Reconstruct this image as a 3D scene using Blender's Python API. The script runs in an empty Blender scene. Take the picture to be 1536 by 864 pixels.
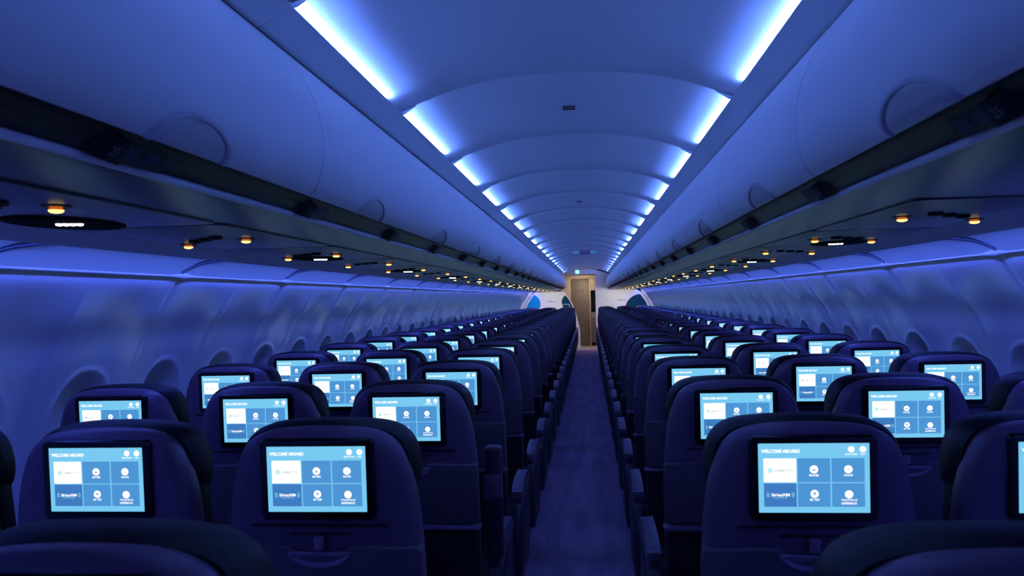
import bpy, bmesh, math, random
from mathutils import Vector, Matrix
random.seed(4)
S = bpy.context.scene
COL = S.collection
PI = math.pi

# ------------------------------------------------------------------ materials
def mat(name, base, rough=0.5, metal=0.0, spec=0.5, noise=0.0, nscale=60, bump=0.0):
    m = bpy.data.materials.new(name); m.use_nodes = True
    nt = m.node_tree; b = nt.nodes['Principled BSDF']
    b.inputs['Base Color'].default_value = (*base, 1)
    b.inputs['Roughness'].default_value = rough
    b.inputs['Metallic'].default_value = metal
    b.inputs['Specular IOR Level'].default_value = spec
    if noise or bump:
        tc = nt.nodes.new('ShaderNodeTexCoord'); nz = nt.nodes.new('ShaderNodeTexNoise')
        nz.inputs['Scale'].default_value = nscale; nz.inputs['Detail'].default_value = 4
        nt.links.new(tc.outputs['Object'], nz.inputs['Vector'])
        if noise:
            rp = nt.nodes.new('ShaderNodeValToRGB')
            rp.color_ramp.elements[0].position = .3; rp.color_ramp.elements[1].position = .7
            rp.color_ramp.elements[0].color = (*[c * (1 - noise) for c in base], 1)
            rp.color_ramp.elements[1].color = (*[min(1, c * (1 + noise)) for c in base], 1)
            nt.links.new(nz.outputs['Fac'], rp.inputs['Fac'])
            nt.links.new(rp.outputs['Color'], b.inputs['Base Color'])
        if bump:
            bp = nt.nodes.new('ShaderNodeBump'); bp.inputs['Strength'].default_value = bump
            bp.inputs['Distance'].default_value = .004
            nt.links.new(nz.outputs['Fac'], bp.inputs['Height'])
            nt.links.new(bp.outputs['Normal'], b.inputs['Normal'])
    return m

def emit(name, col, s):
    m = bpy.data.materials.new(name); m.use_nodes = True
    nt = m.node_tree; nt.nodes.clear()
    e = nt.nodes.new('ShaderNodeEmission'); o = nt.nodes.new('ShaderNodeOutputMaterial')
    e.inputs['Color'].default_value = (*col, 1); e.inputs['Strength'].default_value = s
    nt.links.new(e.outputs[0], o.inputs['Surface'])
    return m

LED = (0.112, 0.245, 1.0)
M = {}
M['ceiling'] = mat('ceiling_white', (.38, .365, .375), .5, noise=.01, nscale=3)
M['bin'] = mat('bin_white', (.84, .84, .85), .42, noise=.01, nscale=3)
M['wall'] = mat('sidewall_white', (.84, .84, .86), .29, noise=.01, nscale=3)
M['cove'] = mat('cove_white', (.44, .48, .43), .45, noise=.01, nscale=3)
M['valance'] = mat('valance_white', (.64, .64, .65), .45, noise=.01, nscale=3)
M['rail'] = mat('rail_white', (.86, .86, .88), .4, noise=.01, nscale=8)
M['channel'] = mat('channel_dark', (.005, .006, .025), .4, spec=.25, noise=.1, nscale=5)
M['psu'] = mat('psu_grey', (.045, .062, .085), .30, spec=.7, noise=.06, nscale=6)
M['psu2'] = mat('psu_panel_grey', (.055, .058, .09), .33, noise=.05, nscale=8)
M['fascia'] = mat('fascia_grey', (.42, .41, .44), .45, noise=.03, nscale=6)
M['black'] = mat('gloss_black', (.006, .006, .008), .22, noise=.1, nscale=20)
M['dull'] = mat('dull_black_insert', (.006, .006, .008), .8, spec=.03, noise=.1, nscale=20)
M['matblack'] = mat('matte_black', (.008, .008, .011), .6, noise=.1, nscale=40)
M['shell'] = mat('navy_shell', (.155, .090, .155), .42, noise=.04, nscale=25, bump=.05)
M['latchnavy'] = mat('latch_navy', (.32, .20, .30), .4, noise=.04, nscale=25)
M['tray'] = mat('navy_tray', (.15, .11, .135), .45, noise=.04, nscale=25, bump=.05)
M['leather'] = mat('black_leather', (.007, .006, .009), .55, spec=.3, noise=.12, nscale=120, bump=.25)
M['pocket'] = mat('pocket_mesh', (.008, .008, .011), .8, noise=.3, nscale=300, bump=.5)
M['arm'] = mat('armrest_plastic', (.17, .12, .20), .4, noise=.05, nscale=30, bump=.08)
M['armdark'] = mat('armrest_dark', (.05, .037, .06), .45, noise=.05, nscale=30)
M['carpet'] = mat('carpet_navy', (.46, .31, .48), .95, spec=.1, noise=.28, nscale=220, bump=.8)
M['metal'] = mat('seat_metal', (.25, .25, .27), .35, .9, noise=.05, nscale=20)
M['shade'] = mat('window_shade', (.45, .45, .47), .5, noise=.02, nscale=10)
M['bulk'] = mat('bulkhead_white', (.80, .80, .80), .4, noise=.01, nscale=3)
M['blue_dot'] = mat('circle_bright_blue', (.006, .30, .62), .7, spec=.1, noise=.03, nscale=6)
M['teal_dot'] = mat('circle_deep_teal', (.004, .05, .09), .7, spec=.08, noise=.05, nscale=6)
M['grey_ink'] = mat('grey_blue_ink', (.16, .22, .34), .5, noise=.02, nscale=9)
M['pale_line'] = mat('pale_grey_line', (.45, .55, .62), .5, noise=.02, nscale=9)
M['door'] = mat('beige_door', (.26, .225, .18), .45, noise=.05, nscale=9)
M['beige'] = mat('beige_frame', (.62, .50, .37), .42, noise=.04, nscale=9)
M['doorink'] = mat('brown_placard', (.22, .17, .13), .5, noise=.05, nscale=9)
M['cart'] = mat('cart_grey', (.30, .27, .25), .4, .3, noise=.05, nscale=9)
M['signink'] = mat('sign_ink_grey', (.085, .09, .12), .5, noise=.05, nscale=9)
M['placard'] = mat('placard_navy', (.012, .014, .03), .35, noise=.1, nscale=20)
M['signblue'] = mat('placard_ink_blue', (.045, .06, .22), .4, noise=.05, nscale=9)
M['ledge'] = mat('ledge_white', (.78, .75, .80), .4, noise=.01, nscale=5)
M['lens_led'] = emit('led_wash_blue', LED, 158.0)
M['warm'] = emit('reading_lamp_warm', (1.0, .78, .25), 1.6)
M['amber'] = emit('reading_lamp_amber', (1.0, .17, .012), .55)
M['white_led'] = emit('cluster_white', (1.0, .93, .95), 4.0)
M['exit'] = emit('exit_cyan', (.35, .95, 1.0), 1.3)
M['soft_cyan'] = emit('sign_lens_blue', (.05, .16, .50), .8)
M['scr_bg'] = emit('display_sky_blue', (.19, .59, .89), 1.0)
M['scr_tile'] = emit('display_tile_blue', (.075, .30, .66), 1.0)
M['scr_dark'] = emit('display_tile_deep_blue', (.05, .20, .54), 1.0)
M['scr_white'] = emit('display_white', (1, 1, 1), 1.15)
M['scr_grey'] = emit('display_grey', (.42, .46, .48), 1.0)
M['scr_pale'] = emit('display_pale_blue', (.55, .88, .95), 1.0)
M['scr_cyan'] = emit('display_cyan', (.30, .80, .95), 1.0)

# carpet wear: soft lengthwise bands on top of the pile
nt = M['carpet'].node_tree; b_ = nt.nodes['Principled BSDF']
src = b_.inputs['Base Color'].links[0].from_socket
tc_ = nt.nodes.new('ShaderNodeTexCoord'); mp_ = nt.nodes.new('ShaderNodeMapping'); mp_.inputs['Scale'].default_value = (11, 1.1, 1)
nz_ = nt.nodes.new('ShaderNodeTexNoise'); nz_.inputs['Scale'].default_value = 1.0; nz_.inputs['Detail'].default_value = 5; nz_.inputs['Roughness'].default_value = .65
rp_ = nt.nodes.new('ShaderNodeValToRGB'); rp_.color_ramp.elements[0].position = .35; rp_.color_ramp.elements[1].position = .65
rp_.color_ramp.elements[0].color = (.76, .76, .80, 1); rp_.color_ramp.elements[1].color = (1.12, 1.10, 1.10, 1)
mx_ = nt.nodes.new('ShaderNodeMix'); mx_.data_type = 'RGBA'; mx_.blend_type = 'MULTIPLY'; mx_.inputs['Factor'].default_value = 1
nt.links.new(tc_.outputs['Object'], mp_.inputs['Vector']); nt.links.new(mp_.outputs['Vector'], nz_.inputs['Vector'])
nt.links.new(nz_.outputs['Fac'], rp_.inputs['Fac']); nt.links.new(src, mx_.inputs['A']); nt.links.new(rp_.outputs['Color'], mx_.inputs['B'])
nt.links.new(mx_.outputs['Result'], b_.inputs['Base Color'])

# ------------------------------------------------------------------ mesh helpers
def new_mesh(name, bm, mats, smooth=True, recalc=True, angle=35):
    if recalc: bmesh.ops.recalc_face_normals(bm, faces=bm.faces[:])
    me = bpy.data.meshes.new(name); bm.to_mesh(me); bm.free()
    for m in (mats if isinstance(mats, (list, tuple)) else [mats]): me.materials.append(m)
    if smooth:
        for p in me.polygons: p.use_smooth = True
        me.set_sharp_from_angle(angle=math.radians(angle))
    return me

def link(name, me, parent=None, loc=(0, 0, 0), rot=(0, 0, 0)):
    o = bpy.data.objects.new(name, me); COL.objects.link(o)
    o.location = loc; o.rotation_euler = rot
    if parent: o.parent = parent
    return o

def obj(name, bm, mats, parent=None, **k):
    return link(name, new_mesh(name, bm, mats, **k), parent)

def empty(name, loc=(0, 0, 0), rz=0):
    o = bpy.data.objects.new(name, None); COL.objects.link(o)
    o.location = loc; o.rotation_euler = (0, 0, rz); o.empty_display_size = .1
    return o

def tag(o, label, cat, group=None):
    o['label'] = label; o['category'] = cat
    if group: o['group'] = group
    return o

def struct(o):
    o['kind'] = 'structure'; return o

KIDS = {}
def kids(o):
    return [c for c in ALLP.get(o.name, [])]
ALLP = {}
def build_parents():
    ALLP.clear()
    for o in bpy.data.objects:
        if o.parent: ALLP.setdefault(o.parent.name, []).append(o)

def copy_tree(o, parent=None):
    c = o.copy(); COL.objects.link(c)
    if parent is not None: c.parent = parent
    for k in ALLP.get(o.name, []): copy_tree(k, c)
    return c

def box(bm, x0, x1, y0, y1, z0, z1, bev=0.0, seg=2, mi=0):
    r = bmesh.ops.create_cube(bm, size=1)
    vs = r['verts']
    for v in vs:
        v.co = Vector(((x0 + x1) / 2 + v.co.x * (x1 - x0), (y0 + y1) / 2 + v.co.y * (y1 - y0), (z0 + z1) / 2 + v.co.z * (z1 - z0)))
    fs = list({f for v in vs for f in v.link_faces})
    for f in fs: f.material_index = mi
    if bev > 0:
        es = list({e for v in vs for e in v.link_edges})
        r = bmesh.ops.bevel(bm, geom=es, offset=bev, segments=seg, affect='EDGES', profile=.5)
        for f in r['faces']: f.material_index = mi

def offset_poly(pts, d):
    """inset a closed 2D polygon (counter-clockwise) by d along vertex normals"""
    n = len(pts); out = []
    for i in range(n):
        a = Vector(pts[i - 1]); b = Vector(pts[i]); c = Vector(pts[(i + 1) % n])
        e1 = (b - a); e2 = (c - b)
        if e1.length < 1e-9 or e2.length < 1e-9: out.append((b.x, b.y)); continue
        e1.normalize(); e2.normalize()
        n1 = Vector((-e1.y, e1.x)); n2 = Vector((-e2.y, e2.x))
        m = n1 + n2; m.normalize()
        k = d / max(.5, m.dot(n1))
        out.append((b.x + m.x * k, b.y + m.y * k))
    return out

def slab(bm, outline, layers, mi=0, plane='xz', cap0=True, cap1=True):
    """outline: ccw (as seen with +x right, +z up) polygon; layers: (inset, y) from one side to the other"""
    rings = []
    for ins, y in layers:
        ps = offset_poly(outline, ins)
        if plane == 'xz': rings.append([bm.verts.new((p[0], y, p[1])) for p in ps])
        elif plane == 'xy': rings.append([bm.verts.new((p[0], p[1], y)) for p in ps])
        else: rings.append([bm.verts.new((y, p[0], p[1])) for p in ps])
    n = len(outline)
    for a, b in zip(rings, rings[1:]):
        for i in range(n):
            f = bm.faces.new((a[i], a[(i + 1) % n], b[(i + 1) % n], b[i])); f.material_index = mi
    if cap0: f = bm.faces.new(rings[0]); f.material_index = mi
    if cap1: f = bm.faces.new(rings[-1]); f.material_index = mi
    return rings

def rrect(cx, cz, w, h, r, n=5):
    pts = []
    for (sx, sz, a0) in ((1, -1, -90), (1, 1, 0), (-1, 1, 90), (-1, -1, 180)):
        ox = cx + sx * (w / 2 - r); oz = cz + sz * (h / 2 - r)
        for i in range(n + 1):
            a = math.radians(a0 + 90 * i / n)
            pts.append((ox + r * math.cos(a), oz + r * math.sin(a)))
    return pts

def mirror_outline(half):
    """half: points on +x side from bottom to top (x>0) -> closed ccw polygon"""
    pts = [(x, z) for x, z in half] + [(-x, z) for x, z in reversed(half) if x > 1e-6]
    return pts

def smooth_poly(pts, it=1):
    for _ in range(it):
        out = []
        n = len(pts)
        for i in range(n):
            a = pts[i]; b = pts[(i + 1) % n]
            out.append((a[0] * .75 + b[0] * .25, a[1] * .75 + b[1] * .25))
            out.append((a[0] * .25 + b[0] * .75, a[1] * .25 + b[1] * .75))
        pts = out
    return pts

def extrude_profile(bm, prof, y0, y1, sgn=1, closed=False, caps=False, mi=0, ny=1):
    """prof: (x, z) list swept along y; sgn mirrors x"""
    cols = []
    for j in range(ny + 1):
        y = y0 + (y1 - y0) * j / ny
        cols.append([bm.verts.new((sgn * x, y, z)) for x, z in prof])
    n = len(prof)
    for A, B in zip(cols, cols[1:]):
        for i in range(n if closed else n - 1):
            f = bm.faces.new((A[i], A[(i + 1) % n], B[(i + 1) % n], B[i])); f.material_index = mi
    if caps:
        for c in (cols[0], cols[-1]):
            f = bm.faces.new(c); f.material_index = mi
    return cols

def sm(a, b, x):
    t = max(0., min(1., (x - a) / (b - a))); return t * t * (3 - 2 * t)

def pos(i):
    return 'nearest the camera' if i == 0 else ORD[i] + ' from the camera'

def lerp_tab(tab, x):
    if x <= tab[0][0]: return tab[0][1]
    for (a, va), (b, vb) in zip(tab, tab[1:]):
        if x <= b: return va + (vb - va) * (x - a) / (b - a)
    return tab[-1][1]

def catmull(pts, n=4):
    out = []
    for i in range(len(pts) - 1):
        p0 = pts[max(0, i - 1)]; p1 = pts[i]; p2 = pts[i + 1]; p3 = pts[min(len(pts) - 1, i + 2)]
        for j in range(n):
            t = j / n
            out.append(tuple(.5 * ((2 * b) + (-a + c) * t + (2 * a - 5 * b + 4 * c - d) * t * t + (-a + 3 * b - 3 * c + d) * t ** 3)
                             for a, b, c, d in zip(p0, p1, p2, p3)))
    out.append(pts[-1])
    return out

TEXT = {}
def text_geo(s, bold=.02, res=2):
    k = (s, bold, res)
    if k in TEXT: return TEXT[k]
    c = bpy.data.curves.new('lettering', 'FONT'); c.body = s; c.size = 1; c.resolution_u = res; c.offset = bold
    o = bpy.data.objects.new('lettering', c); COL.objects.link(o)
    dg = bpy.context.evaluated_depsgraph_get(); dg.update()
    me = bpy.data.meshes.new_from_object(o.evaluated_get(dg))
    vs = [v.co.copy() for v in me.vertices]; fs = [tuple(p.vertices) for p in me.polygons]
    bpy.data.objects.remove(o); bpy.data.curves.remove(c); bpy.data.meshes.remove(me)
    x0 = min(v.x for v in vs); x1 = max(v.x for v in vs); y0 = min(v.y for v in vs); y1 = max(v.y for v in vs)
    TEXT[k] = ([((v.x - (x0 + x1) / 2), (v.y - (y0 + y1) / 2)) for v in vs], fs, x1 - x0, y1 - y0)
    return TEXT[k]

def add_text(bm, s, place, h, mi=0, width=None, bold=.02):
    """place(u, v) -> Vector; u right, v up in metres about the text's centre"""
    vs, fs, w, hh = text_geo(s, bold)
    ky = h / hh; kx = (width / w) if width else ky
    bv = [bm.verts.new(place(x * kx, y * ky)) for x, y in vs]
    for f in fs:
        try:
            g = bm.faces.new([bv[i] for i in f]); g.material_index = mi
        except ValueError: pass

def disc(bm, place, r, n=20, mi=0):
    vs = [bm.verts.new(place(r * math.cos(2 * PI * i / n), r * math.sin(2 * PI * i / n))) for i in range(n)]
    f = bm.faces.new(vs); f.material_index = mi

ORD = ['nearest', 'second', 'third', 'fourth', 'fifth', 'sixth', 'seventh', 'eighth', 'ninth', 'tenth', 'eleventh', 'twelfth',
       'thirteenth', 'fourteenth', 'fifteenth', 'sixteenth', 'seventeenth', 'eighteenth', 'nineteenth', 'twentieth',
       'twenty-first', 'twenty-second', 'twenty-third', 'twenty-fourth', 'twenty-fifth', 'twenty-sixth', 'twenty-seventh']

# ------------------------------------------------------------------ camera (from a fit of screens, lamps and rails)
cam = bpy.data.cameras.new('camera'); co = bpy.data.objects.new('camera', cam); COL.objects.link(co)
cam.sensor_width = 36; cam.lens = 1183.05 / 1536 * 36
cam.clip_start = .05; cam.clip_end = 100
yaw, pitch, roll = -0.097, 0.0138, -0.0246
fw = Vector((math.sin(yaw) * math.cos(pitch), math.cos(yaw) * math.cos(pitch), math.sin(pitch)))
r0 = Vector((math.cos(yaw), -math.sin(yaw), 0)); u0 = r0.cross(fw)
rr = r0 * math.cos(roll) + u0 * math.sin(roll); uu = -r0 * math.sin(roll) + u0 * math.cos(roll)
mw = Matrix((rr, uu, -fw)).transposed().to_4x4(); mw.translation = Vector((.0727, 0, 1.4625))
co.matrix_world = mw
S.camera = co
cam.dof.use_dof = True; cam.dof.focus_distance = 4.6; cam.dof.aperture_fstop = 8

# ------------------------------------------------------------------ dimensions
MOD = 1.067
Y0, YF = -.75, 22.35           # cabin shell from behind the camera to the front partition
CJ = 2.806                     # a ceiling joint
BJ = 1.80                      # a bin seam
WJ = 2.987                     # a sidewall joint
PITCH = .8128
ROW1 = 1.6086
SP, AX = .4861, .5021
XF = {'A': -AX - 2 * SP, 'B': -AX - SP, 'C': -AX, 'D': AX, 'E': AX + SP, 'F': AX + 2 * SP}

# ------------------------------------------------------------------ floor
bm = bmesh.new()
nx, ny = 10, 60
g = [[bm.verts.new((-1.9 + 3.8 * i / nx, Y0 + (24.4 - Y0) * j / ny, 0)) for i in range(nx + 1)] for j in range(ny + 1)]
for j in range(ny):
    for i in range(nx): bm.faces.new((g[j][i], g[j][i + 1], g[j + 1][i + 1], g[j + 1][i]))
struct(obj('floor', bm, M['carpet']))

bm = bmesh.new()
box(bm, -.66, .268, YF + .02, 23.93, .001, .006)
struct(obj('floor.001', bm, mat('vinyl_pale', (.62, .58, .54), .5, noise=.05, nscale=20), smooth=False))
# ------------------------------------------------------------------ ceiling: arched panels that overlap at each joint
def arch(x):
    return 2.256 - .108 * (abs(x) / .58) ** 2.35
bm = bmesh.new()
xs = [-.655, -.64, -.62, -.60, -.585] + [-.57 + 1.14 * i / 38 for i in range(39)] + [.585, .60, .62, .64, .655]
def ceil_z(x, off, rise=1):
    ax = abs(x)
    off += .009 * sm(.46, .57, ax) * rise
    if ax <= .58: return arch(x) + off
    return arch(.58) + off - (ax - .58) * .05
us = [0, .0015, .003, .005, .012, .02, .25, .5, .75, .90, .95, .975, .985, .990, .994, .997]
rows = []
k0 = int(math.floor((Y0 - CJ) / MOD))
for k in range(k0, k0 + 24):
    for u in us:
        y = CJ + (k + u) * MOD
        if y < Y0 - .3 or y > 24.0: continue
        off = .012 - .007 * sm(.95, .985, u) - .004 * (1 - sm(.003, .02, u))
        if u in (0, .997): off += .012
        if u in (.0015,): off += .001
        rows.append([bm.verts.new((x, y, ceil_z(x, off, sm(.003, .012, u) * (1 - sm(.95, .99, u))))) for x in xs])
for A, B in zip(rows, rows[1:]):
    for i in range(len(xs) - 1): bm.faces.new((A[i], A[i + 1], B[i + 1], B[i]))
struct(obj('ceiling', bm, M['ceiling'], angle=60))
# closing strips above the light troughs
for nme, s in (('trim_1', -1), ('trim_2', 1)):
    bm = bmesh.new()
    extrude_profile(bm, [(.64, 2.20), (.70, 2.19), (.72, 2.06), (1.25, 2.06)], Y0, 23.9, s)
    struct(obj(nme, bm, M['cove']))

# ------------------------------------------------------------------ cove lights: valance housing + LED lens, one per ceiling panel and side
def make_cove(s):
    root = empty('cove_light')
    bm = bmesh.new()
    g = .0007
    prof = [(.606, 2.128), (.605, 2.140), (.600, 2.144), (.590, 2.1445), (.584, 2.143), (.581, 2.140), (.583, 2.1375), (.60, 2.131), (.63, 2.118), (.655, 2.106), (.668, 2.0995),
            (.672, 2.100), (.672, 2.106), (.650, 2.116), (.640, 2.125), (.640, 2.176), (.632, 2.176), (.630, 2.128)]
    extrude_profile(bm, prof, g, MOD - g, s, closed=True, caps=True)
    # baffle plate closing the trough at the near end
    bp_ = [(.583, 2.1415), (.640, 2.125), (.640, 2.176)] + [(x, arch(x) + .016) for x in (.58, .565, .55, .535)] + [(.535, arch(.535) + .003), (.56, arch(.56) - .003), (.575, 2.1425)]
    slab(bm, [(s * x, z) for x, z in (bp_ if s > 0 else bp_[::-1])], [(0, .0012), (0, .0060)])
    obj('housing', bm, M['valance'], root)
    bm = bmesh.new()
    # lens: narrow strip behind the valance edge, facing the aisle
    prof = [(.592, 2.1445), (.592, 2.1457), (.606, 2.1457), (.606, 2.1515), (.611, 2.1515), (.611, 2.1445)]
    extrude_profile(bm, prof, .02, MOD - .150, s, closed=True, caps=True)
    o = obj('lens', bm, M['lens_led'], root, smooth=False)
    return root
protoL, protoR = make_cove(-1), make_cove(1)
build_parents()
ks = [k for k in range(-2, 19) if CJ + k * MOD > -.6]
for s, proto, side in ((-1, protoL, 'left'), (1, protoR, 'right')):
    for i, k in enumerate(range(-2, 18)):
        o = proto if i == 0 else copy_tree(proto)
        o.location = (0, CJ + k * MOD, 0)
        tag(o, f"blue-white cove light strip along the {side} ceiling edge, {pos(i)}", 'light', f'cove lights along the {side} ceiling edge')

# ------------------------------------------------------------------ overhead bins
BINP = catmull([(.668, 2.086), (.647, 2.076), (.618, 2.045), (.592, 2.005), (.571, 1.967), (.556, 1.930), (.547, 1.895), (.541, 1.86), (.539, 1.825),
                (.542, 1.79), (.552, 1.752), (.566, 1.727), (.578, 1.717)], 3)
def make_bin(s):
    root = empty('overhead_bin')
    g = .0022
    bm = bmesh.new()
    inner = offset_poly(BINP + [(1.2, 1.72), (1.2, 2.09)], 0)
    # door: curved skin 14 mm thick, edges rounded at the seams
    n = len(BINP)
    def off(d):
        out = []
        for i, (x, z) in enumerate(BINP):
            a = Vector(BINP[max(0, i - 1)]); b = Vector(BINP[min(n - 1, i + 1)])
            t = (b - a).normalized(); nn = Vector((-t.y, t.x))   # towards outboard or inboard
            if nn.x < 0: nn = -nn
            out.append((x + nn.x * d, z + nn.y * d))
        return out
    ringsets = [(0.020, g + .001), (.006, g), (.0022, g + .0008), (0, g + .0032), (0, MOD / 2), (0, MOD - g - .0032), (.0022, MOD - g - .0008), (.006, MOD - g), (.020, MOD - g - .001)]
    cols = []
    for d, y in ringsets:
        cols.append([bm.verts.new((s * x, y, z)) for x, z in off(d)])
    for A, B in zip(cols, cols[1:]):
        for i in range(n - 1): bm.faces.new((A[i], A[i + 1], B[i + 1], B[i]))
    # bottom return of the door
    bx, bz = BINP[-1]
    a0 = [bm.verts.new((s * bx, y, bz)) for y in (g + .003, MOD - g - .003)]
    a1 = [bm.verts.new((s * (bx + .012), y, bz + .004)) for y in (g + .003, MOD - g - .003)]
    a2 = [bm.verts.new((s * (bx + .018), y, bz + .02)) for y in (g + .003, MOD - g - .003)]
    bm.faces.new((a0[0], a0[1], a1[1], a1[0])); bm.faces.new((a1[0], a1[1], a2[1], a2[0]))
    door = obj('door', bm, M['bin'], root)
    # latch: half-moon with a raised rim at the lower edge of the door
    L = [0]
    for (x0, z0), (x1, z1) in zip(BINP, BINP[1:]): L.append(L[-1] + math.hypot(x1 - x0, z1 - z0))
    def at(sdist, d):
        sd = L[-1] - sdist
        i = max(j for j in range(n - 1) if L[j] <= sd + 1e-9)
        t = (sd - L[i]) / (L[i + 1] - L[i]); x = BINP[i][0] + (BINP[i + 1][0] - BINP[i][0]) * t; z = BINP[i][1] + (BINP[i + 1][1] - BINP[i][1]) * t
        tx = BINP[i + 1][0] - BINP[i][0]; tz = BINP[i + 1][1] - BINP[i][1]; l = math.hypot(tx, tz)
        nx_, nz_ = tz / l, -tx / l
        if nx_ > 0: nx_, nz_ = -nx_, -nz_
        return x + nx_ * d, z + nz_ * d
    bm = bmesh.new()
    yc = .50; prev = None
    heights = [(0, .0018), (.12, .0018), (.25, .0018), (.4, .0018), (.55, .0018), (.66, .0018), (.76, .0018), (.80, -.0035), (.83, -.0035), (.85, .0045), (.90, .0060), (.96, .0045), (1.0, -.001)]
    for rho, h in heights:
        ring = []
        for i in range(25):
            a = PI * i / 24
            x, z = at(.068 * rho * math.sin(a) + .0005, h)
            ring.append(bm.verts.new((s * x, yc + .135 * rho * math.cos(a), z)))
        if prev:
            for i in range(24):
                try: bm.faces.new((prev[i], prev[i + 1], ring[i + 1], ring[i]))
                except ValueError: pass
        prev = ring
    bmesh.ops.remove_doubles(bm, verts=bm.verts[:], dist=1e-5)
    obj('latch', bm, M['bin2'], root, angle=50)
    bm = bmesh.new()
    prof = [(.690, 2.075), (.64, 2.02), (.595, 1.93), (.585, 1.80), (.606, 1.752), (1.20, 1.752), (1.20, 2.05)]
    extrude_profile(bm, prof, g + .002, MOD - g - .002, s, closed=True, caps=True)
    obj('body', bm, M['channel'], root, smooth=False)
    return root
M['bin2'] = mat('latch_white', (.55, .55, .58), .4, noise=.02, nscale=8)
pL, pR = make_bin(-1), make_bin(1)
build_parents()
for s, proto, side in ((-1, pL, 'left'), (1, pR, 'right')):
    for i, k in enumerate(range(-1, 19)):
        o = proto if i == 0 else copy_tree(proto)
        o.location = (0, BJ + k * MOD, 0)
        tag(o, f"white overhead bin with half-moon latch on the {side} side, {pos(i)}", 'overhead bin', f'overhead bins along the {side} side')

# rail channel below the doors, lip, service strip, fascia, cove backing, ledge: continuous trim along each side
tn = 3
def trim(bm, m, **k):
    global tn
    o = struct(obj(f'trim_{tn}', bm, m, **k)); tn += 1
    return o
YE = YF - .02
for s in (-1, 1):
    bm = bmesh.new()
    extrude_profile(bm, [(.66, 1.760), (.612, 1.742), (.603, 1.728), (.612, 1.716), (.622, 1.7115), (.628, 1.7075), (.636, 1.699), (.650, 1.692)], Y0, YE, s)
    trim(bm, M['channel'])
    bm = bmesh.new()
    lip = [(.6535 + .0075 * math.cos(a), 1.6855 + .0075 * math.sin(a)) for a in [math.radians(x) for x in range(0, 360, 30)]]
    extrude_profile(bm, lip, Y0, YE, s, closed=True)
    trim(bm, M['rail'], angle=80)
    bm = bmesh.new()
    prof = catmull([(.650, 1.684), (.66, 1.679), (.72, 1.669), (.79, 1.661), (.90, 1.659), (1.06, 1.659), (1.19, 1.659), (1.195, 1.668)], 3)
    extrude_profile(bm, prof, Y0, YE, s)
    trim(bm, M['psu'])
    bm = bmesh.new()
    prof = catmull([(1.198, 1.675), (1.200, 1.662), (1.208, 1.6585), (1.26, 1.655), (1.33, 1.649), (1.385, 1.6425), (1.395, 1.643)], 3) + [(1.398, 1.648), (1.398, 1.668), (1.34, 1.70), (1.20, 1.72)]
    extrude_profile(bm, prof, Y0, YE, s)
    trim(bm, M['fascia'])

# cove backing panels with dark ribs at the joints
def frange(a, b, st):
    out = []; x = a
    while x < b - 1e-9: out.append(x); x += st
    return out + [b]
for s in (-1, 1):
    bm = bmesh.new()
    prof = [(1.550, 1.581), (1.541, 1.579)] + catmull([(1.528, 1.580), (1.526, 1.589), (1.518, 1.612), (1.500, 1.645), (1.470, 1.685), (1.42, 1.73), (1.32, 1.76)], 4)
    extrude_profile(bm, prof, Y0, YE, s, ny=1)
    trim(bm, M['cove'])
    # dark ribs: shade of the seam gaps put in as dark raised strips
    bm = bmesh.new()
    for k in range(-3, 19):
        yj = WJ + k * MOD
        if yj < 1 or yj > YE: continue
        # a strip that sweeps from the ledge up under the fascia, towards the front
        path = catmull([(1.523, yj - .02, 1.596), (1.515, yj + .03, 1.616), (1.49, yj + .10, 1.640), (1.45, yj + .18, 1.654), (1.40, yj + .30, 1.660)], 5)
        prev = None
        for i, (x, y, z) in enumerate(path):
            w = .0075
            ring = [bm.verts.new((s * (x + w * math.cos(a) * .7), y + w * .35 * math.cos(a), z + w * math.sin(a))) for a in [2 * PI * q / 8 for q in range(8)]]
            if prev:
                for q in range(8): bm.faces.new((prev[q], prev[(q + 1) % 8], ring[(q + 1) % 8], ring[q]))
            prev = ring
    trim(bm, M['psu2'], angle=80)
    # ledge bead with a swelling at each joint
    bm = bmesh.new()
    ys = []
    for k in range(-4, 19):
        yj = WJ + k * MOD
        ys += [(yj - .10, 0), (yj - .05, .3), (yj - .02, .8), (yj, 1.), (yj + .02, .9), (yj + .05, .4), (yj + .10, 0), (yj + .5, 0)]
    ys = [q for q in ys if Y0 <= q[0] <= YE]
    prev = None
    for y, b in ys:
        cx, cz, rw, rh = 1.5295, 1.5835, .0055 + .007 * b, .0050 + .009 * b
        ring = [bm.verts.new((s * (cx + rw * math.cos(a)), y, cz + .002 * b + rh * math.sin(a))) for a in [2 * PI * q / 12 for q in range(12)]]
        if prev:
            for q in range(12): bm.faces.new((prev[q], prev[(q + 1) % 12], ring[(q + 1) % 12], ring[q]))
        prev = ring
    trim(bm, M['ledge'], angle=80)

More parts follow.
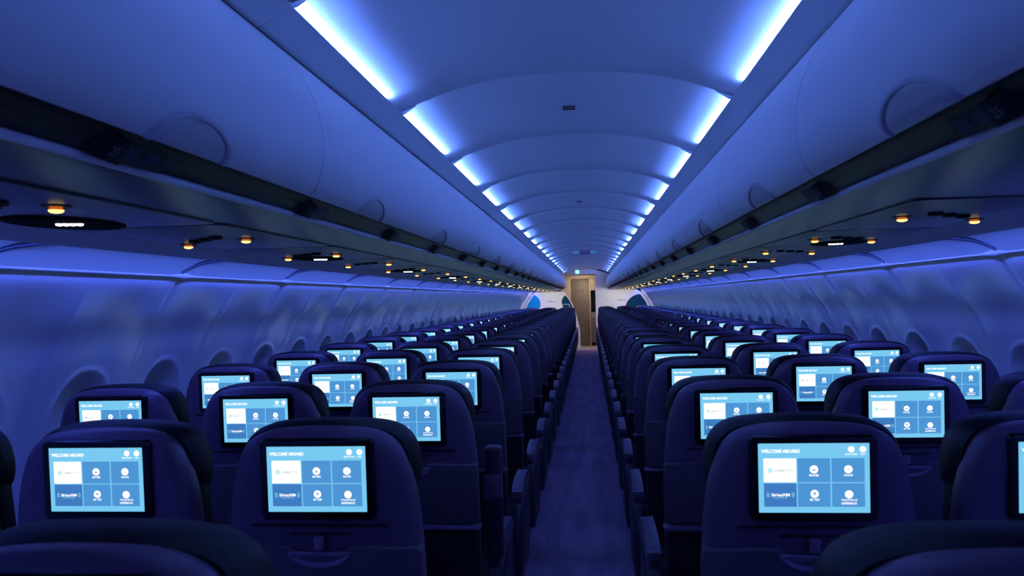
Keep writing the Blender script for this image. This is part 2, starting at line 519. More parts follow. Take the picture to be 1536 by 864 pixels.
# ------------------------------------------------------------------ side walls with scalloped bays and window recesses
WX = [(0., 1.72), (.3, 1.772), (.55, 1.812), (.75, 1.826), (.9, 1.822), (1.05, 1.803), (1.17, 1.772), (1.262, 1.736), (1.35, 1.698), (1.43, 1.640), (1.50, 1.592), (1.54, 1.562), (1.560, 1.550), (1.580, 1.545)]
WXS = catmull(WX, 6)
WINY = WJ - MOD / 4 + .003
HP = MOD / 2
def wall_x(y, z):
    x = lerp_tab(WXS, z)
    fade = sm(1.56, 1.40, z) * sm(.2, .5, z)
    # distance to the nearest window centre
    t = (y - WINY) / HP; c = round(t); dy = (t - c) * HP
    # concave bay, convex pillar between windows
    x += .022 * fade * (math.cos(2 * PI * dy / HP) * .5 + .5) ** 1.3 - .004 * fade
    pd = HP / 2 - abs(dy)
    x -= .010 * fade * math.exp(-(pd / .020) ** 2)
    # panel joint groove
    tj = (y - WJ) / MOD; dj = abs(tj - round(tj)) * MOD
    x += .013 * math.exp(-(dj / .009) ** 2) * sm(1.58, 1.54, z)
    # window recess, arch-topped
    hw, zt, zb, r = .158, 1.236, .70, .15
    qx = abs(dy) - (hw - r); zc = (zt + zb) / 2; qz = abs(z - zc) - ((zt - zb) / 2 - r)
    d = r - (math.hypot(max(qx, 0), max(qz, 0)) + min(max(qx, qz), 0))
    x -= .006 * math.exp(-((d + .002) / .009) ** 2)
    if d > 0: x += .062 * sm(0, .075, d)
    return x
for s, nme in ((-1, 'wall_left'), (1, 'wall_right')):
    bm = bmesh.new()
    zs = frange(0, .6, .1)[:-1] + frange(.6, 1.0, .04)[:-1] + frange(1.0, 1.26, .0105)[:-1] + frange(1.26, 1.58, .02)
    ys = frange(Y0, 1.8, .12)[:-1] + frange(1.8, 9.0, .0127)[:-1] + frange(9.0, YF, .0267)
    prev = None
    for y in ys:
        c = [bm.verts.new((s * wall_x(y, z), y, z)) for z in zs]
        if prev:
            for i in range(len(zs) - 1): bm.faces.new((prev[i], prev[i + 1], c[i + 1], c[i]))
        prev = c
    struct(obj(nme, bm, M['wall'], angle=75))
wn = 1
bm = bmesh.new()
pl = rrect(0, .955, .19, .33, .085, 6)
slab(bm, pl, [(-.012, .0), (-.012, -.006), (-.004, -.009), (0, -.004), (.004, -.002)], plane='yz', cap0=False)
WME = new_mesh('window', bm, M['shade'])
for s in (-1, 1):
    for k in range(-2, 38):
        y = WINY + k * HP
        if y < 1.9 or y > YF - .3: continue
        o = link(f'window_{wn}', WME, None, (s * (wall_x(y, .955) - .0005), y, 0), (0, 0, 0)); wn += 1
        if s < 0: o.scale = (-1, 1, 1)
        struct(o)

# ------------------------------------------------------------------ end walls of the shell
bm = bmesh.new(); box(bm, -1.9, 1.9, Y0 - .05, Y0, 0, 2.3)
struct(obj('wall_back', bm, M['wall'], smooth=False))

# ------------------------------------------------------------------ service panels over every row
def make_psu(s, cluster):
    root = empty('service_panel')
    bm = bmesh.new()
    pts = rrect(.985, 0, .385, PITCH - .012, .03, 5)
    slab(bm, [(s * x if s > 0 else -x, y) for x, y in (pts if s > 0 else reversed(pts))], [(0, 1.662), (0, 1.6575), (.0015, 1.656), (.004, 1.6555)], plane='xy', cap0=False)
    if cluster:
        o = [(1.075 + .105 * math.cos(a), .255 + .155 * math.sin(a)) for a in [2 * PI * i / 36 for i in range(36)]]
        if s < 0: o = [(-x, y) for x, y in reversed(o)]
        slab(bm, o, [(0, 1.656), (0, 1.6535), (.004, 1.6515), (.02, 1.6505)], plane='xy', cap0=False, mi=1)
    obj('panel', bm, [M['psu2'], M['dull']], root)
    def lamp(x, y):
        bm = bmesh.new()
        for rad, z0, z1, mi in ((.026, 1.656, 1.651, 0),):
            ring = [(s * x + rad * math.cos(2 * PI * i / 20), y + rad * math.sin(2 * PI * i / 20)) for i in range(20)]
            slab(bm, ring, [(0, z0), (0, z1 + .002), (.004, z1 + .001), (.009, z1 + .003)], plane='xy', cap0=False, mi=0)
        l = obj('reading_lamp', bm, M['armdark'], root)
        bm = bmesh.new()
        ring = [(s * x + .0135 * math.cos(2 * PI * i / 16), y + .0135 * math.sin(2 * PI * i / 16)) for i in range(16)]
        slab(bm, ring, [(0, 1.6475), (.0003, 1.645), (.004, 1.6425), (.009, 1.6415)], plane='xy', cap0=False, mi=0)
        slab(bm, ring, [(.0035, 1.656), (.0025, 1.652), (.001, 1.6475)], plane='xy', cap0=False, cap1=False, mi=1)
        obj('lens', bm, [M['warm'], M['amber']], l)
    lamp(.905, -.015); lamp(1.155, .13)
    for j in range(3):
        x = .955 + .055 * j; y = -.10 + .05 * j
        bm = bmesh.new()
        ring = [(s * x + .019 * math.cos(2 * PI * i / 16), y + .019 * math.sin(2 * PI * i / 16)) for i in range(16)]
        slab(bm, ring, [(0, 1.656), (0, 1.650), (.003, 1.6475), (.007, 1.6475), (.009, 1.651)], plane='xy', cap0=False)
        obj('air_vent', bm, M['matblack'], root)
    if cluster:
        bm = bmesh.new()
        for j in range(4):
            cx, cy = 1.036 + .0135 * j, .246 - .004 * j
            ring = [(s * cx +   .0070 * math.cos(2 * PI * i / 12), cy + .0090 * math.sin(2 * PI * i / 12)) for i in range(12)]
            slab(bm, ring, [(0, 1.652), (.001, 1.648), (.003, 1.6465)], plane='xy', cap0=False)
        obj('lit_sign', bm, M['white_led'], root)
    return root
pr = {(s, c): make_psu(s, c) for s in (-1, 1) for c in (0, 1)}
build_parents()
used = set()
for s, side in ((-1, 'left'), (1, 'right')):
    for i in range(26):
        y = 1.385 + PITCH * i
        if y + PITCH / 2 > YE: break
        if s > 0 and i == 0: continue
        c = 1 if (i % 2 == 0) else 0
        key = (s, c)
        if key not in used: o = pr[key]; used.add(key)
        else: o = copy_tree(pr[key])
        o.location = (0, y, 0)
        what = 'amber lamps and a white lit sign' if c else 'only two amber lamps lit'
        n_ = i if s < 0 else i - 1
        tag(o, f"{side} overhead panel with {what}, {pos(n_)}", 'service panel', f'service panels along the {side} side')

# ------------------------------------------------------------------ row number signs under the bins
def make_sign(s, num):
    root = empty('row_number_sign')
    nrm = Vector((-.55, 0, -.835)).normalized()       # faces the aisle and down (for the right side); mirrored on the left
    upv = Vector((.835 * -1, 0, .55)).normalized()
    c = Vector((.628, 0, 1.7035))
    tv = Vector((-.59, 0, .805)).normalized()         # up the slope towards the door
    def P(y, t, d):
        v = c + tv * t + Vector((0, y, 0)) + Vector((-.805, 0, -.59)) * d
        return Vector((s * v.x, v.y, v.z))
    bm = bmesh.new()
    y0, y1, t0, t1, d = .0, .125, -.020, .020, .006
    vs = [bm.verts.new(P(*q)) for q in ((y0, t0, 0), (y1, t0, 0), (y1, t1, 0), (y0, t1, 0), (y0 + .002, t0 + .001, d), (y1 - .002, t0 + .001, d), (y1 - .002, t1 - .001, d), (y0 + .002, t1 - .001, d))]
    for f in ((0, 1, 5, 4), (1, 2, 6, 5), (2, 3, 7, 6), (3, 0, 4, 7), (4, 5, 6, 7)): bm.faces.new([vs[i] for i in f])
        # black scooped end cap on the near side
    bc = bmesh.new()
    prev = None
    for i in range(9):
        u = i / 8; y = -.055 + .055 * u; dd = .002 + .016 * math.sin(u * PI / 2)
        ring = [bc.verts.new(P(y, t0 - .001, 0)), bc.verts.new(P(y, t0, dd)), bc.verts.new(P(y, t1, dd)), bc.verts.new(P(y, t1 + .001, 0))]
        if prev:
            for q in range(3): bc.faces.new((prev[q], prev[q + 1], ring[q + 1], ring[q]))
        else: bc.faces.new(ring)
        prev = ring
    bc.faces.new(prev)
    if num is not None:
        dirn = 1 if s < 0 else -1
        add_text(bm, str(num), lambda u, v: P(.034 + dirn * u, v, .0068), .020, mi=1, bold=.01)
        for q in range(3):                       # small seat symbols beside the number
            yy = .074 + .014 * q
            for a, b_ in ((-.008, -.001), (.002, .009)):
                v4 = [bm.verts.new(P(yy + du, dv, .0068)) for du, dv in ((-.004, a), (.004, a), (.004, b_), (-.004, b_))]
                bm.faces.new(v4).material_index = 1
        add_text(bc, str(num), lambda u, v: P(-.027 + dirn * u, v, .0190), .017, mi=1, bold=.01)
    obj('placard', bm, [M['placard'], M['signblue']], root, smooth=False)
    obj('end_cap', bc, [M['matblack'], M['signink']], root, smooth=False)
    return root
for s, side in ((-1, 'left'), (1, 'right')):
    blank = None
    for i in range(25):
        y = ROW1 - .490 + PITCH * i
        if i < 8: o = make_sign(s, 25 - i)
        elif blank is None:
            o = blank = make_sign(s, None); build_parents()
        else: o = copy_tree(blank)
        o.location = (0, y, 0)
        nm = f"dark row number sign reading {25 - i}" if i < 2 else "dark row number sign"
        tag(o, f"{nm} under the {side} bins, {pos(i)}", 'row sign', f'row number signs under the {side} bins')

# ------------------------------------------------------------------ seats
SH = [(.206, .36), (.211, .60), (.214, .80), (.2125, .95), (.203, 1.05), (.192, 1.10), (.183, 1.128), (.172, 1.154), (.155, 1.175), (.130, 1.189), (.097, 1.1965), (.05, 1.1995), (0, 1.2005)]
def lean(bm, z0=1.097, k=.045, extra=.10):
    for v in bm.verts:
        dz = z0 - v.co.z
        v.co.y += k * dz + (extra * max(0, dz - .14) * .6)

def m_shell():
    bm = bmesh.new()
    slab(bm, smooth_poly(mirror_outline(SH), 2), [(.004, .060), (0, .052), (0, .030), (.002, .022), (.006, .014), (.013, .0075), (.024, .003), (.040, .0008), (.06, 0)])
    lean(bm); return new_mesh('back_shell', bm, M['shell'], angle=60)
def m_headrest():
    o = [(.150, 1.035), (.182, 1.045), (.195, 1.07), (.1975, 1.10), (.195, 1.13), (.185, 1.162), (.165, 1.186), (.134, 1.200), (.08, 1.2065), (0, 1.208)]
    bm = bmesh.new()
    slab(bm, smooth_poly(mirror_outline(o), 2), [(.05, .148), (.022, .145), (.008, .137), (0, .122), (0, .080), (.003, .062), (.009, .046)])
    lean(bm); return new_mesh('headrest', bm, M['leather'], angle=60)
def m_back():
    o = [(.19, .44), (.200, .50), (.203, .70), (.200, .90), (.194, 1.02), (.188, 1.09), (.17, 1.14), (0, 1.15)]
    bm = bmesh.new()
    slab(bm, mirror_outline(o), [(.06, .145), (.025, .140), (.008, .128), (0, .110), (0, .070), (.006, .054)])
    lean(bm); return new_mesh('backrest', bm, M['leather'], angle=60)
def m_cushion():
    bm = bmesh.new()
    pts = rrect(0, .40, .43, .50, .06, 5)
    slab(bm, pts, [(.02, .345), (.004, .355), (0, .375), (0, .43), (.008, .452), (.03, .466), (.07, .472)], plane='xy')
    return new_mesh('seat_cushion', bm, M['leather'], angle=60)
ZS = 1.0968
def m_monitor():
    bm = bmesh.new()
    slab(bm, rrect(0, ZS - .0015, .245, .170, .014, 5), [(0, .012), (0, -.004), (.0015, -.0065), (.004, -.0075)])
    # shallow step down to the glass
    for v in bm.verts: v.co.y += 0
    lean(bm); return new_mesh('monitor', bm, M['black'], angle=40)

def m_display():
    W, H = .2115, .1370
    bm = bmesh.new()
    def at(u, v, d=0): return Vector(((u - .5) * W, -.0079 - d, ZS + (.5 - v) * H))
    def quad(u0, u1, v0, v1, mi, d):
        f = bm.faces.new([bm.verts.new(at(*q, d)) for q in ((u0, v1), (u1, v1), (u1, v0), (u0, v0))]); f.material_index = mi
    BG, TI, DK, WH, GR, PA, CY = range(7)
    quad(0, 1, 0, 1, BG, 0)
    c = [(.047, .343), (.355, .648), (.661, .955)]; r = [(.215, .560), (.575, .915)]
    for j in range(2):
        for i in range(3):
            quad(*c[i], *r[j], WH if (i, j) == (0, 0) else DK if (i, j) == (0, 1) else TI, .0002)
    D = .0004
    def tx(s, u, v, h, w=None, mi=WH, bold=.03, d=D):
        add_text(bm, s, lambda a, b: at(u, v, d) + Vector((a, 0, b)), h, mi, w, bold)
    def dc(u, v, rad, mi=WH, d=D, n=18): disc(bm, lambda a, b: at(u, v, d) + Vector((a, 0, b)), rad, n, mi)
    tx('WELCOME ABOARD', .203, .11, .0072, .350 * W, bold=.035)
    dc(.838, .088, .0062); dc(.942, .088, .0062)
    tx('BRIGHTNESS', .838, .158, .0028, .108 * W); tx('LIGHT', .942, .158, .0028, .048 * W)
    for q in range(8):        # rays and a bulb inside the two top buttons
        a = q * PI / 4
        disc(bm, lambda x, y: at(.838, .088, .0006) + Vector((x + .0038 * math.cos(a), 0, y + .0038 * math.sin(a))), .0005, 6, PA)
    dc(.942, .083, .0018, PA, .0006, 10)
    # first tile: pale globe and grey lettering
    dc(.108, .390, .0058, PA); 
    tx('DIRECTV', .232, .392, .0052, .165 * W, GR, .02)
    # round icons with captions
    for u, v, cap in ((.502, .375, ['MOVIES']), (.810, .375, ['SHOWS']), (.505, .728, ['MY TRIP']), (.813, .735, ['THE JETBLUE', 'EXPERIENCE'])):
        dc(u, v, .0080)
        for q, s in enumerate(cap):
            w = {'MOVIES': .085, 'SHOWS': .08, 'MY TRIP': .085, 'THE JETBLUE': .145, 'EXPERIENCE': .135}[s]
            tx(s, u, v + .085 + .045 * q, .0044, w * W)
    quad(.488, .510, .372, .395, TI, .0006); quad(.510, .518, .378, .390, TI, .0006)
    quad(.797, .823, .365, .390, PA, .0006); quad(.803, .817, .394, .398, PA, .0006)
    dc(.505, .722, .0030, TI, .0006, 12); dc(.505, .722, .0012, WH, .0008, 8); quad(.503, .507, .735, .752, TI, .0006)
    for q in range(3): dc(.800 + .013 * q, .735, .0010, PA, .0006, 8)
    # radio tile
    tx('SiriusXM', .198, .742, .0062, .165 * W, WH, .03); tx('SATELLITE RADIO', .198, .785, .0022, .125 * W, CY, .01)
    for sgn in (-1, 1):
        for q, rad in enumerate((.0040, .0062)):
            a0 = at(.198 + sgn * (.085 + .006 * q), .742, D)
            prev = None
            for t in range(7):
                a = math.radians(-50 + 100 * t / 6)
                p = [bm.verts.new(a0 + Vector((sgn * rr_ * math.cos(a), 0, rr_ * math.sin(a)))) for rr_ in (rad, rad + .0011)]
                if prev: f = bm.faces.new((prev[0], prev[1], p[1], p[0])); f.material_index = CY
                prev = p
    lean(bm)
    return new_mesh('display', bm, [M[k] for k in ('scr_bg', 'scr_tile', 'scr_dark', 'scr_white', 'scr_grey', 'scr_pale', 'scr_cyan')], smooth=False, recalc=False)

def m_tray():
    bm = bmesh.new()
    o = [(.200, .765), (.212, .772), (.2175, .79), (.2175, .93), (.2165, .945), (.211, .953), (.075, .955), (.066, .953), (.055, .944), (.040, .940), (0, .9395)]
    pts = [(x, z) for x, z in o] + [(-x, z) for x, z in reversed(o) if x > 1e-6]
    slab(bm, pts, [(0, .022), (0, -.004), (.0012, -.0062), (.003, -.0075)])
    lean(bm); return new_mesh('tray_table', bm, M['tray'], angle=35)
def m_latch():
    bm = bmesh.new()
    # half-moon finger scoop, dark slot above it and the turning latch
    pts = [(.070 * math.cos(a), .944 + .036 * math.sin(a)) for a in [PI + PI * i / 20 for i in range(21)]]
    slab(bm, pts, [(0, -.0060), (.001, -.0105), (.005, -.0120), (.010, -.0095), (.013, -.0065)], mi=0)
    box(bm, -.066, .066, -.0015, .010, .977, .981, .001, 2, 1)
    box(bm, -.010, .010, -.0125, .002, .948, .976, .003, 2, 0)
    lean(bm); return new_mesh('latch', bm, [M['latchnavy'], M['matblack']], angle=40)
def m_slot():
    bm = bmesh.new()
    box(bm, -.148, .148, -.0015, .012, .9945, .9995, .001, 1, 0)
    lean(bm); return new_mesh('slot', bm, M['matblack'])
def m_pocket():
    bm = bmesh.new()
    slab(bm, rrect(0, .60, .425, .30, .03, 4), [(0, .025), (0, -.012), (.006, -.022), (.016, -.026)], mi=0)
    box(bm, -.222, .222, -.034, .022, .750, .7615, .004, 2, 1)
    lean(bm); return new_mesh('literature_pocket', bm, [M['pocket'], M['arm']], angle=40)
def m_arm(up=False):
    # profile in (y, z), thickness along x
    bm = bmesh.new()
    top = catmull([(.20, .600), (.215, .622), (.26, .638), (.34, .648), (.46, .648), (.56, .640), (.60, .622), (.605, .60)], 3)
    bot = catmull([(.60, .588), (.54, .585), (.40, .590), (.28, .580), (.215, .560), (.20, .575)], 2)
    slab(bm, (top + bot)[::-1] if False else (bot + top), [(.004, -.0235), (0, -.0185), (0, .0185), (.004, .0235)], plane='yz')
    return new_mesh('armrest', bm, M['arm'], angle=50)
def m_armcap():
    bm = bmesh.new()
    box(bm, -.025, .025, .188, .212, .545, .625, .006, 2, 0)
    box(bm, -.015, .015, .1855, .20, .553, .600, .003, 2, 1)
    return new_mesh('end_cap', bm, [M['arm'], M['armdark']], angle=40)
def m_side():
    bm = bmesh.new()
    o = catmull([(.10, .26), (.09, .42), (.13, .54), (.20, .578), (.40, .586), (.57, .585), (.60, .55), (.60, .42), (.57, .30), (.50, .25)], 3)
    slab(bm, o[::-1], [(.006, -.020), (0, -.014), (0, .014), (.006, .020)], plane='yz')
    return new_mesh('side_panel', bm, M['armdark'], angle=50)
def m_leg(y0, y1):
    bm = bmesh.new()
    slab(bm, [(y0 - .025, .0), (y0 + .025, .0), (y1 + .02, .36), (y1 - .02, .36)], [(.002, -.014), (0, -.011), (0, .011), (.002, .014)], plane='yz')
    return new_mesh('leg', bm, M['metal'])
def m_beam():
    bm = bmesh.new()
    for y in (.22, .50): box(bm, -.235, .235, y - .022, y + .022, .30, .345, .008, 2)
    return new_mesh('seat_beam', bm, M['metal'])
ME = dict(shell=m_shell(), head=m_headrest(), back=m_back(), cush=m_cushion(), mon=m_monitor(), disp=m_display(), tray=m_tray(), latch=m_latch(), slot=m_slot(),
          pocket=m_pocket(), arm=m_arm(), cap=m_armcap(), side=m_side(), leg1=m_leg(.50, .50), leg2=m_leg(.12, .22), beam=m_beam())

def m_upright():
    bm = bmesh.new()
    box(bm, -.028, .028, .02, .075, .60, .975, .012, 3, 0)
    box(bm, -.030, .030, .012, .06, .805, .885, .006, 2, 1)
    ring = [(.0125 * math.cos(2 * PI * i / 20), .845 + .0125 * math.sin(2 * PI * i / 20)) for i in range(20)]
    slab(bm, ring, [(0, .014), (.001, .010), (.0035, .010), (.005, .0125)], mi=0, cap0=False)
    return new_mesh('raised_armrest', bm, [M['armdark'], M['arm']], angle=40)

def make_seat(aisle, detail, loc=(0, 0, 0)):
    """aisle: +1 the aisle is on the seat's right, -1 on its left, 0 neither"""
    r = empty('passenger_seat', loc)
    link('back_shell', ME['shell'], r); link('headrest', ME['head'], r); link('backrest', ME['back'], r); link('seat_cushion', ME['cush'], r)
    m = link('monitor', ME['mon'], r); link('display', ME['disp'], m)
    t = link('tray_table', ME['tray'], r)
    if detail: link('latch', ME['latch'], t); link('slot', ME['slot'], r)
    link('literature_pocket', ME['pocket'], r)
    sides = {1: (1,), -1: (-1, 1), 0: (1,)}[aisle]
    for sx in sides:
        dx = sx * (SP / 2 - .003)
        if sx == aisle: dx -= 0
        a = link('armrest', ME['arm'], r, (dx, 0, 0))
        if detail: link('end_cap', ME['cap'], a)
    if aisle:
        dx = aisle * (SP / 2 - .001)
        link('side_panel', ME['side'], r, (dx, 0, 0))
    link('leg', ME['leg1'], r, (-(aisle or 1) * .10, 0, 0)); link('leg', ME['leg2'], r, (-(aisle or 1) * .10, 0, 0))
    link('seat_beam', ME['beam'], r)
    return r
protos = {}
TXT = {'A': 'left window seat', 'B': 'left middle seat', 'C': 'left aisle seat', 'D': 'right aisle seat', 'E': 'right middle seat', 'F': 'right window seat'}
for row in range(0, 26):
    for L_ in 'ABCDEF':
        if row == 0 and L_ not in 'CD': continue
        if row == 1 and L_ == 'F': continue
        al = {'C': 1, 'D': -1}.get(L_, 0)
        det = row <= 9
        key = (al, det)
        if key in protos: o = copy_tree(protos[key])
        else:
            o = protos[key] = make_seat(al, det); build_parents()
        o.location = (XF[L_], ROW1 + (row - 1) * PITCH, 0)
        if row == 0: lab = f"navy {TXT[L_]} nearest the camera, only its top showing at the bottom edge"
        elif row == 1 and L_ == 'A': lab = "navy left window seat in the second row, only its headrest side showing"
        elif row == 1 and L_ == 'E': lab = "navy right middle seat in the second row, cut by the right edge of the photo"
        elif row <= 5: lab = f"navy {TXT[L_]} with a lit blue screen, {ORD[row]} row from the camera"
        else: lab = f"dark navy {TXT[L_]} with seatback screen, {ORD[row]} row from the camera"
        tag(o, lab, 'seat', 'seats in rows along the aisle')
        if row == 2 and L_ == 'C':
            link('raised_armrest', m_upright(), o, (.243, .15, 0))

# ------------------------------------------------------------------ front of the cabin: partitions, door, galley
def part_left():
    root = empty('partition', (0, YF, 0))
    out = [(-1.72, 0.02), (-.20, .02), (-.20, .53), (-.255, .80), (-.325, 1.08), (-.40, 1.28), (-.49, 1.45), (-.58, 1.555), (-.66, 1.63), (-1.40, 1.635), (-1.525, 1.58), (-1.555, 1.545), (-1.62, 1.45), (-1.69, 1.35), (-1.732, 1.26), (-1.766, 1.17), (-1.797, 1.05), (-1.815, .9)]
    out = out[:2] + catmull(out[2:], 3)
    bm = bmesh.new()
    slab(bm, out, [(0, .05), (0, .004), (.004, 0), (.02, -.002)])
    obj('panel', bm, M['bulk'], root)
    def clip_disc(cx, cz, r, inset):
        P = offset_poly(out, inset)
        # clip the disc polygon by the panel outline (both sampled)
        def inside(p):
            c = False; n = len(P)
            for i in range(n):
                a, b = P[i], P[i - 1]
                if (a[1] > p[1]) != (b[1] > p[1]) and p[0] < (b[0] - a[0]) * (p[1] - a[1]) / (b[1] - a[1]) + a[0]: c = not c
            return c
        pts = []
        for i in range(72):
            a = 2 * PI * i / 72; rr_ = r
            while rr_ > .01 and not inside((cx + rr_ * math.cos(a), cz + rr_ * math.sin(a))): rr_ -= .004
            pts.append((cx + rr_ * math.cos(a), cz + rr_ * math.sin(a)))
        return pts
    bm = bmesh.new(); slab(bm, clip_disc(-1.575, 1.30, .275, .05), [(0, -.001), (0, -.004)], cap0=False)
    obj('blue_circle', bm, M['blue_dot'], root, smooth=False)['label'] = 'bright blue circle at the outer edge'
    bm = bmesh.new(); slab(bm, clip_disc(-.46, 1.33, .24, .03), [(0, -.001), (0, -.004)], cap0=False)
    obj('teal_circle', bm, M['teal_dot'], root, smooth=False)['label'] = 'dark teal circle at the aisle edge'
    bm = bmesh.new()
    for x0, x1, z0, z1 in ((-.69, -.475, 1.265, 1.283), (-.493, -.475, 1.10, 1.283)): box(bm, x0, x1, -.006, -.0045, z0, z1)
    obj('pale_line', bm, M['pale_line'], root, smooth=False)['label'] = 'pale corner line on the teal circle'
    bm = bmesh.new(); add_text(bm, 'jetBlue', lambda u, v: Vector((-1.0 + u, -.0035, 1.355 + v)), .07, 0, .24, 0)
    obj('lettering', bm, M['grey_ink'], root, smooth=False)
    tag(root, 'white partition left of the aisle at the far end, with a bright blue circle', 'partition')
    return clip_disc
clipd = part_left()
def part_right():
    root = empty('partition', (0, YF, 0))
    out = [(.255, .02), (1.72, .02), (1.815, .9), (1.797, 1.05), (1.766, 1.17), (1.732, 1.26), (1.69, 1.35), (1.62, 1.45), (1.555, 1.545), (1.525, 1.58), (1.40, 1.64), (.66, 1.66), (.60, 1.70), (.548, 1.82), (.56, 1.93), (.62, 2.04), (.655, 2.10), (.58, 2.13), (.40, 2.19), (.255, 2.21)]
    bm = bmesh.new()
    slab(bm, out, [(0, .05), (0, .004), (.004, 0), (.02, -.002)])
    obj('panel', bm, M['bulk'], root)
    P = offset_poly(out, .06)
    def inside(p):
        c = False; n = len(P)
        for i in range(n):
            a, b = P[i], P[i - 1]
            if (a[1] > p[1]) != (b[1] > p[1]) and p[0] < (b[0] - a[0]) * (p[1] - a[1]) / (b[1] - a[1]) + a[0]: c = not c
        return c
    pts = []
    for i in range(72):
        a = 2 * PI * i / 72; r_ = .42
        while r_ > .01 and not inside((1.50 + r_ * math.cos(a), 1.09 + r_ * math.sin(a))): r_ -= .004
        pts.append((1.50 + r_ * math.cos(a), 1.09 + r_ * math.sin(a)))
    bm = bmesh.new(); slab(bm, pts, [(0, -.001), (0, -.004)], cap0=False)
    obj('teal_circle', bm, M['teal_dot'], root, smooth=False)['label'] = 'dark teal circle at the outer edge'
    bm = bmesh.new(); add_text(bm, 'jetBlue', lambda u, v: Vector((.98 + u, -.0035, 1.355 + v)), .07, 0, .24, 0)
    obj('lettering', bm, M['grey_ink'], root, smooth=False)
    bm = bmesh.new()
    for i in range(24):
        a0 = PI / 2 - i / 24 * PI * .45; a1 = PI / 2 - (i + 1) / 24 * PI * .45
        v = [bm.verts.new((.30 + r_ * math.cos(a), -.0035, .98 + r_ * math.sin(a))) for r_, a in ((.50, a0), (.506, a0), (.506, a1), (.50, a1))]
        bm.faces.new(v)
    obj('curved_seam', bm, M['shade'], root, smooth=False)
    tag(root, 'white partition right of the aisle at the far end, with a dark teal circle', 'partition')
part_right()

YD = 23.75
root = empty('beige_door', (0, YD, 0))
bm = bmesh.new(); slab(bm, rrect(-.195, 1.01, .54, 1.98, .02, 3), [(0, .03), (0, .002), (.003, 0)])
obj('door_panel', bm, M['door'], root)
bm = bmesh.new()
for q in range(3): slab(bm, rrect(-.30 + .10 * q, 1.66, .05, .10 if q != 1 else .06, .02, 3), [(0, -.0005), (0, -.006), (.004, -.008)], cap0=False)
obj('placard', bm, M['doorink'], root)
bm = bmesh.new(); box(bm, -.44, -.27, -.008, .0, .035, .075, .003, 2)
obj('kick_plate', bm, M['pale_line'], root)
tag(root, 'brownish beige door closing the far end of the aisle', 'door')
bm = bmesh.new()
box(bm, -.66, -.467, -.06, .04, 0, 2.03, .008); box(bm, .077, .125, -.06, .04, 0, 2.03, .008)
box(bm, -.66, .27, -.08, .04, 2.005, 2.12, .008); box(bm, .125, .27, -.05, .04, 1.66, 2.01, .006)
o = obj('door_frame', bm, M['beige']); o.location = (0, YD, 0)
tag(o, 'pale beige frame around the far door', 'door frame')
root = empty('galley_cart', (.198, YD - .02, 0))
bm = bmesh.new(); box(bm, -.068, .068, -.02, .14, .10, 1.0, .006)
obj('body', bm, M['cart'], root)
bm = bmesh.new(); box(bm, -.045, .045, -.03, -.018, .80, .83, .004); obj('handle', bm, M['metal'], root)
bm = bmesh.new()
for dx in (-.045, .045): box(bm, dx - .015, dx + .015, 0, .10, 0, .10, .006)
obj('wheel', bm, M['matblack'], root)
tag(root, 'tall grey galley cart in the gap right of the beige door', 'galley cart')
bm = bmesh.new()
box(bm, -1.9, 1.9, YD + .18, YD + .23, 0, 2.35)
struct(obj('wall_front', bm, M['matblack'], smooth=False))
for nme, x0, x1 in (('wall_left.001', -.72, -.66), ('wall_right.001', .268, .32)):
    bm = bmesh.new(); box(bm, x0, x1, YF + .06, YD + .2, 0, 2.3)
    struct(obj(nme, bm, M['beige'], smooth=False))

# ceiling fittings
def ceil_box(name, loc, w, l, h, m, label, cat, r=.004):
    bm = bmesh.new()
    slab(bm, rrect(0, 0, w, l, r, 4), [(0, .012), (0, -h), (.0015, -h - .002), (.004, -h - .0015)], plane='xy')
    o = obj(name, bm, m); o.location = loc
    tag(o, label, cat); return o
bm = bmesh.new()
slab(bm, [(-.66, 2.085), (.255, 2.105), (.255, 2.215), (.18, 2.25), (0, 2.258), (-.25, 2.243), (-.46, 2.19), (-.60, 2.13)], [(0, .05), (0, .004), (.004, 0)])
o = obj('trim_30', bm, M['bulk']); o.location = (0, YF, 0); struct(o)
ceil_box('ceiling_vent', (.009, 3.343, 2.268), .054, .058, .003, M['matblack'], 'small dark rectangular slot in the middle of the ceiling nearest the camera', 'ceiling vent')
ceil_box('ceiling_vent', (.013, 6.64, 2.268), .045, .045, .003, M['matblack'], 'tiny dark ceiling fitting farther down the aisle, beyond the rectangular slot', 'ceiling vent', .02)
root = empty('ceiling_sign', (.02, 13.7, 2.255))
bm = bmesh.new(); slab(bm, rrect(0, -.012, .46, .085, .03, 5), [(.004, .05), (0, .046), (0, .004), (.004, 0)])
obj('housing', bm, M['shell'], root)
bm = bmesh.new(); slab(bm, rrect(-.155, -.012, .13, .07, .03, 5), [(0, -.0005), (0, -.004), (.006, -.006)], cap0=False); obj('lens', bm, M['soft_cyan'], root)
bm = bmesh.new(); slab(bm, rrect(.155, -.012, .13, .07, .03, 5), [(0, -.0005), (0, -.004), (.006, -.006)], cap0=False); obj('lens', bm, M['soft_cyan'], root)
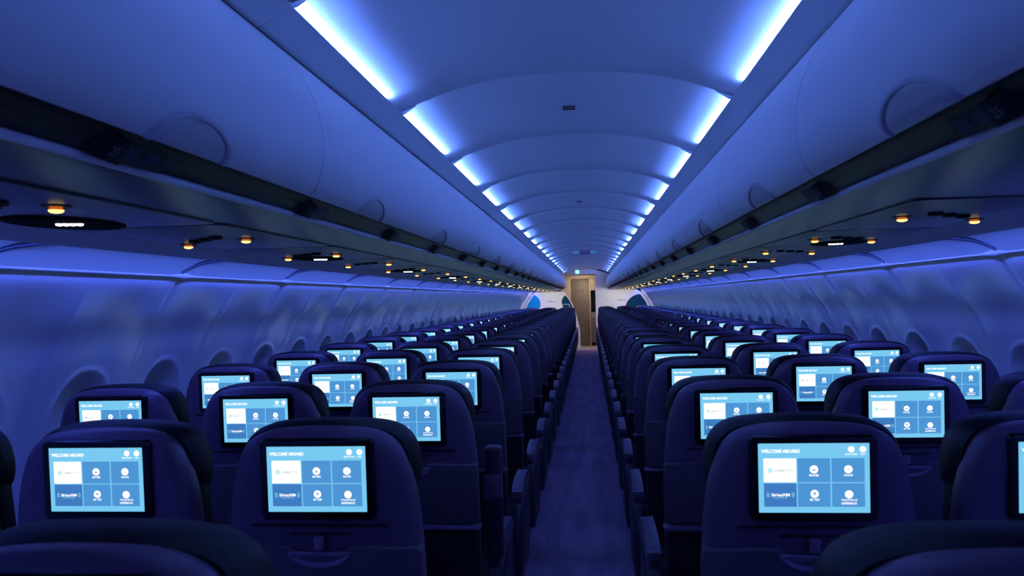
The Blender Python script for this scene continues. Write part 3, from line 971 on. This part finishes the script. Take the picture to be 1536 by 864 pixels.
tag(root, 'dark sign box with two pale blue ends hanging from the ceiling midway', 'ceiling sign')
root = empty('exit_sign', (-.235, 22.1, 2.12))
bm = bmesh.new(); box(bm, -.065, .065, 0, .05, -.01, .125, .008); obj('housing', bm, M['cove'], root)
bm = bmesh.new(); box(bm, -.055, .055, -.006, .002, 0, .10, .004); obj('lit_face', bm, M['exit'], root)
tag(root, 'small glowing cyan sign on the ceiling above the far door', 'sign')

# ------------------------------------------------------------------ lights
def area(name, loc, rot, sx, sy, col, p, spread=180):
    l = bpy.data.lights.new(name, 'AREA'); l.shape = 'RECTANGLE'; l.size = sx; l.size_y = sy; l.color = col; l.energy = p
    l.spread = math.radians(spread)
    o = bpy.data.objects.new(name, l); COL.objects.link(o); o.location = loc; o.rotation_euler = rot
    return o
LY = YE - Y0
for s in (-1, 1):
    # sidewall wash behind the fascia edge: faces outboard
    area('sidewall_wash_light', (s * 1.414, (Y0 + YE) / 2, 1.650), (0, s * math.radians(-12), 0), .026, LY, (.072, .135, 1.0), 57)
# entrance light in front of the partitions and the galley light behind them
for s in (-1, 1):
    area('entry_light', (s * 1.0, 21.2, 1.64), (math.radians(50), 0, 0), .5, .06, (1, .95, .93), 9)
area('front_fill_light', (-.15, 21.4, 2.235), (math.radians(30), 0, 0), .35, .06, (1, .85, 1), 1.1)  # added fill without a fixture; brightens the header, partitions and bin ends
area('galley_light', (-.1, 23.1, 2.15), (math.radians(12), 0, 0), .5, .2, (1, .86, .70), 5)

w = bpy.data.worlds.new('world'); S.world = w; w.use_nodes = True
w.node_tree.nodes['Background'].inputs['Color'].default_value = (.02, .03, .15, 1)
w.node_tree.nodes['Background'].inputs['Strength'].default_value = .2

S.view_settings.view_transform = 'Standard'; S.view_settings.look = 'None'
S.view_settings.gamma = 1; S.view_settings.use_curve_mapping = False; S.view_settings.exposure = 0
S.cycles.use_denoising = True
S.cycles.max_bounces = 10; S.cycles.diffuse_bounces = 7; S.cycles.glossy_bounces = 4
S.cycles.sample_clamp_indirect = 8
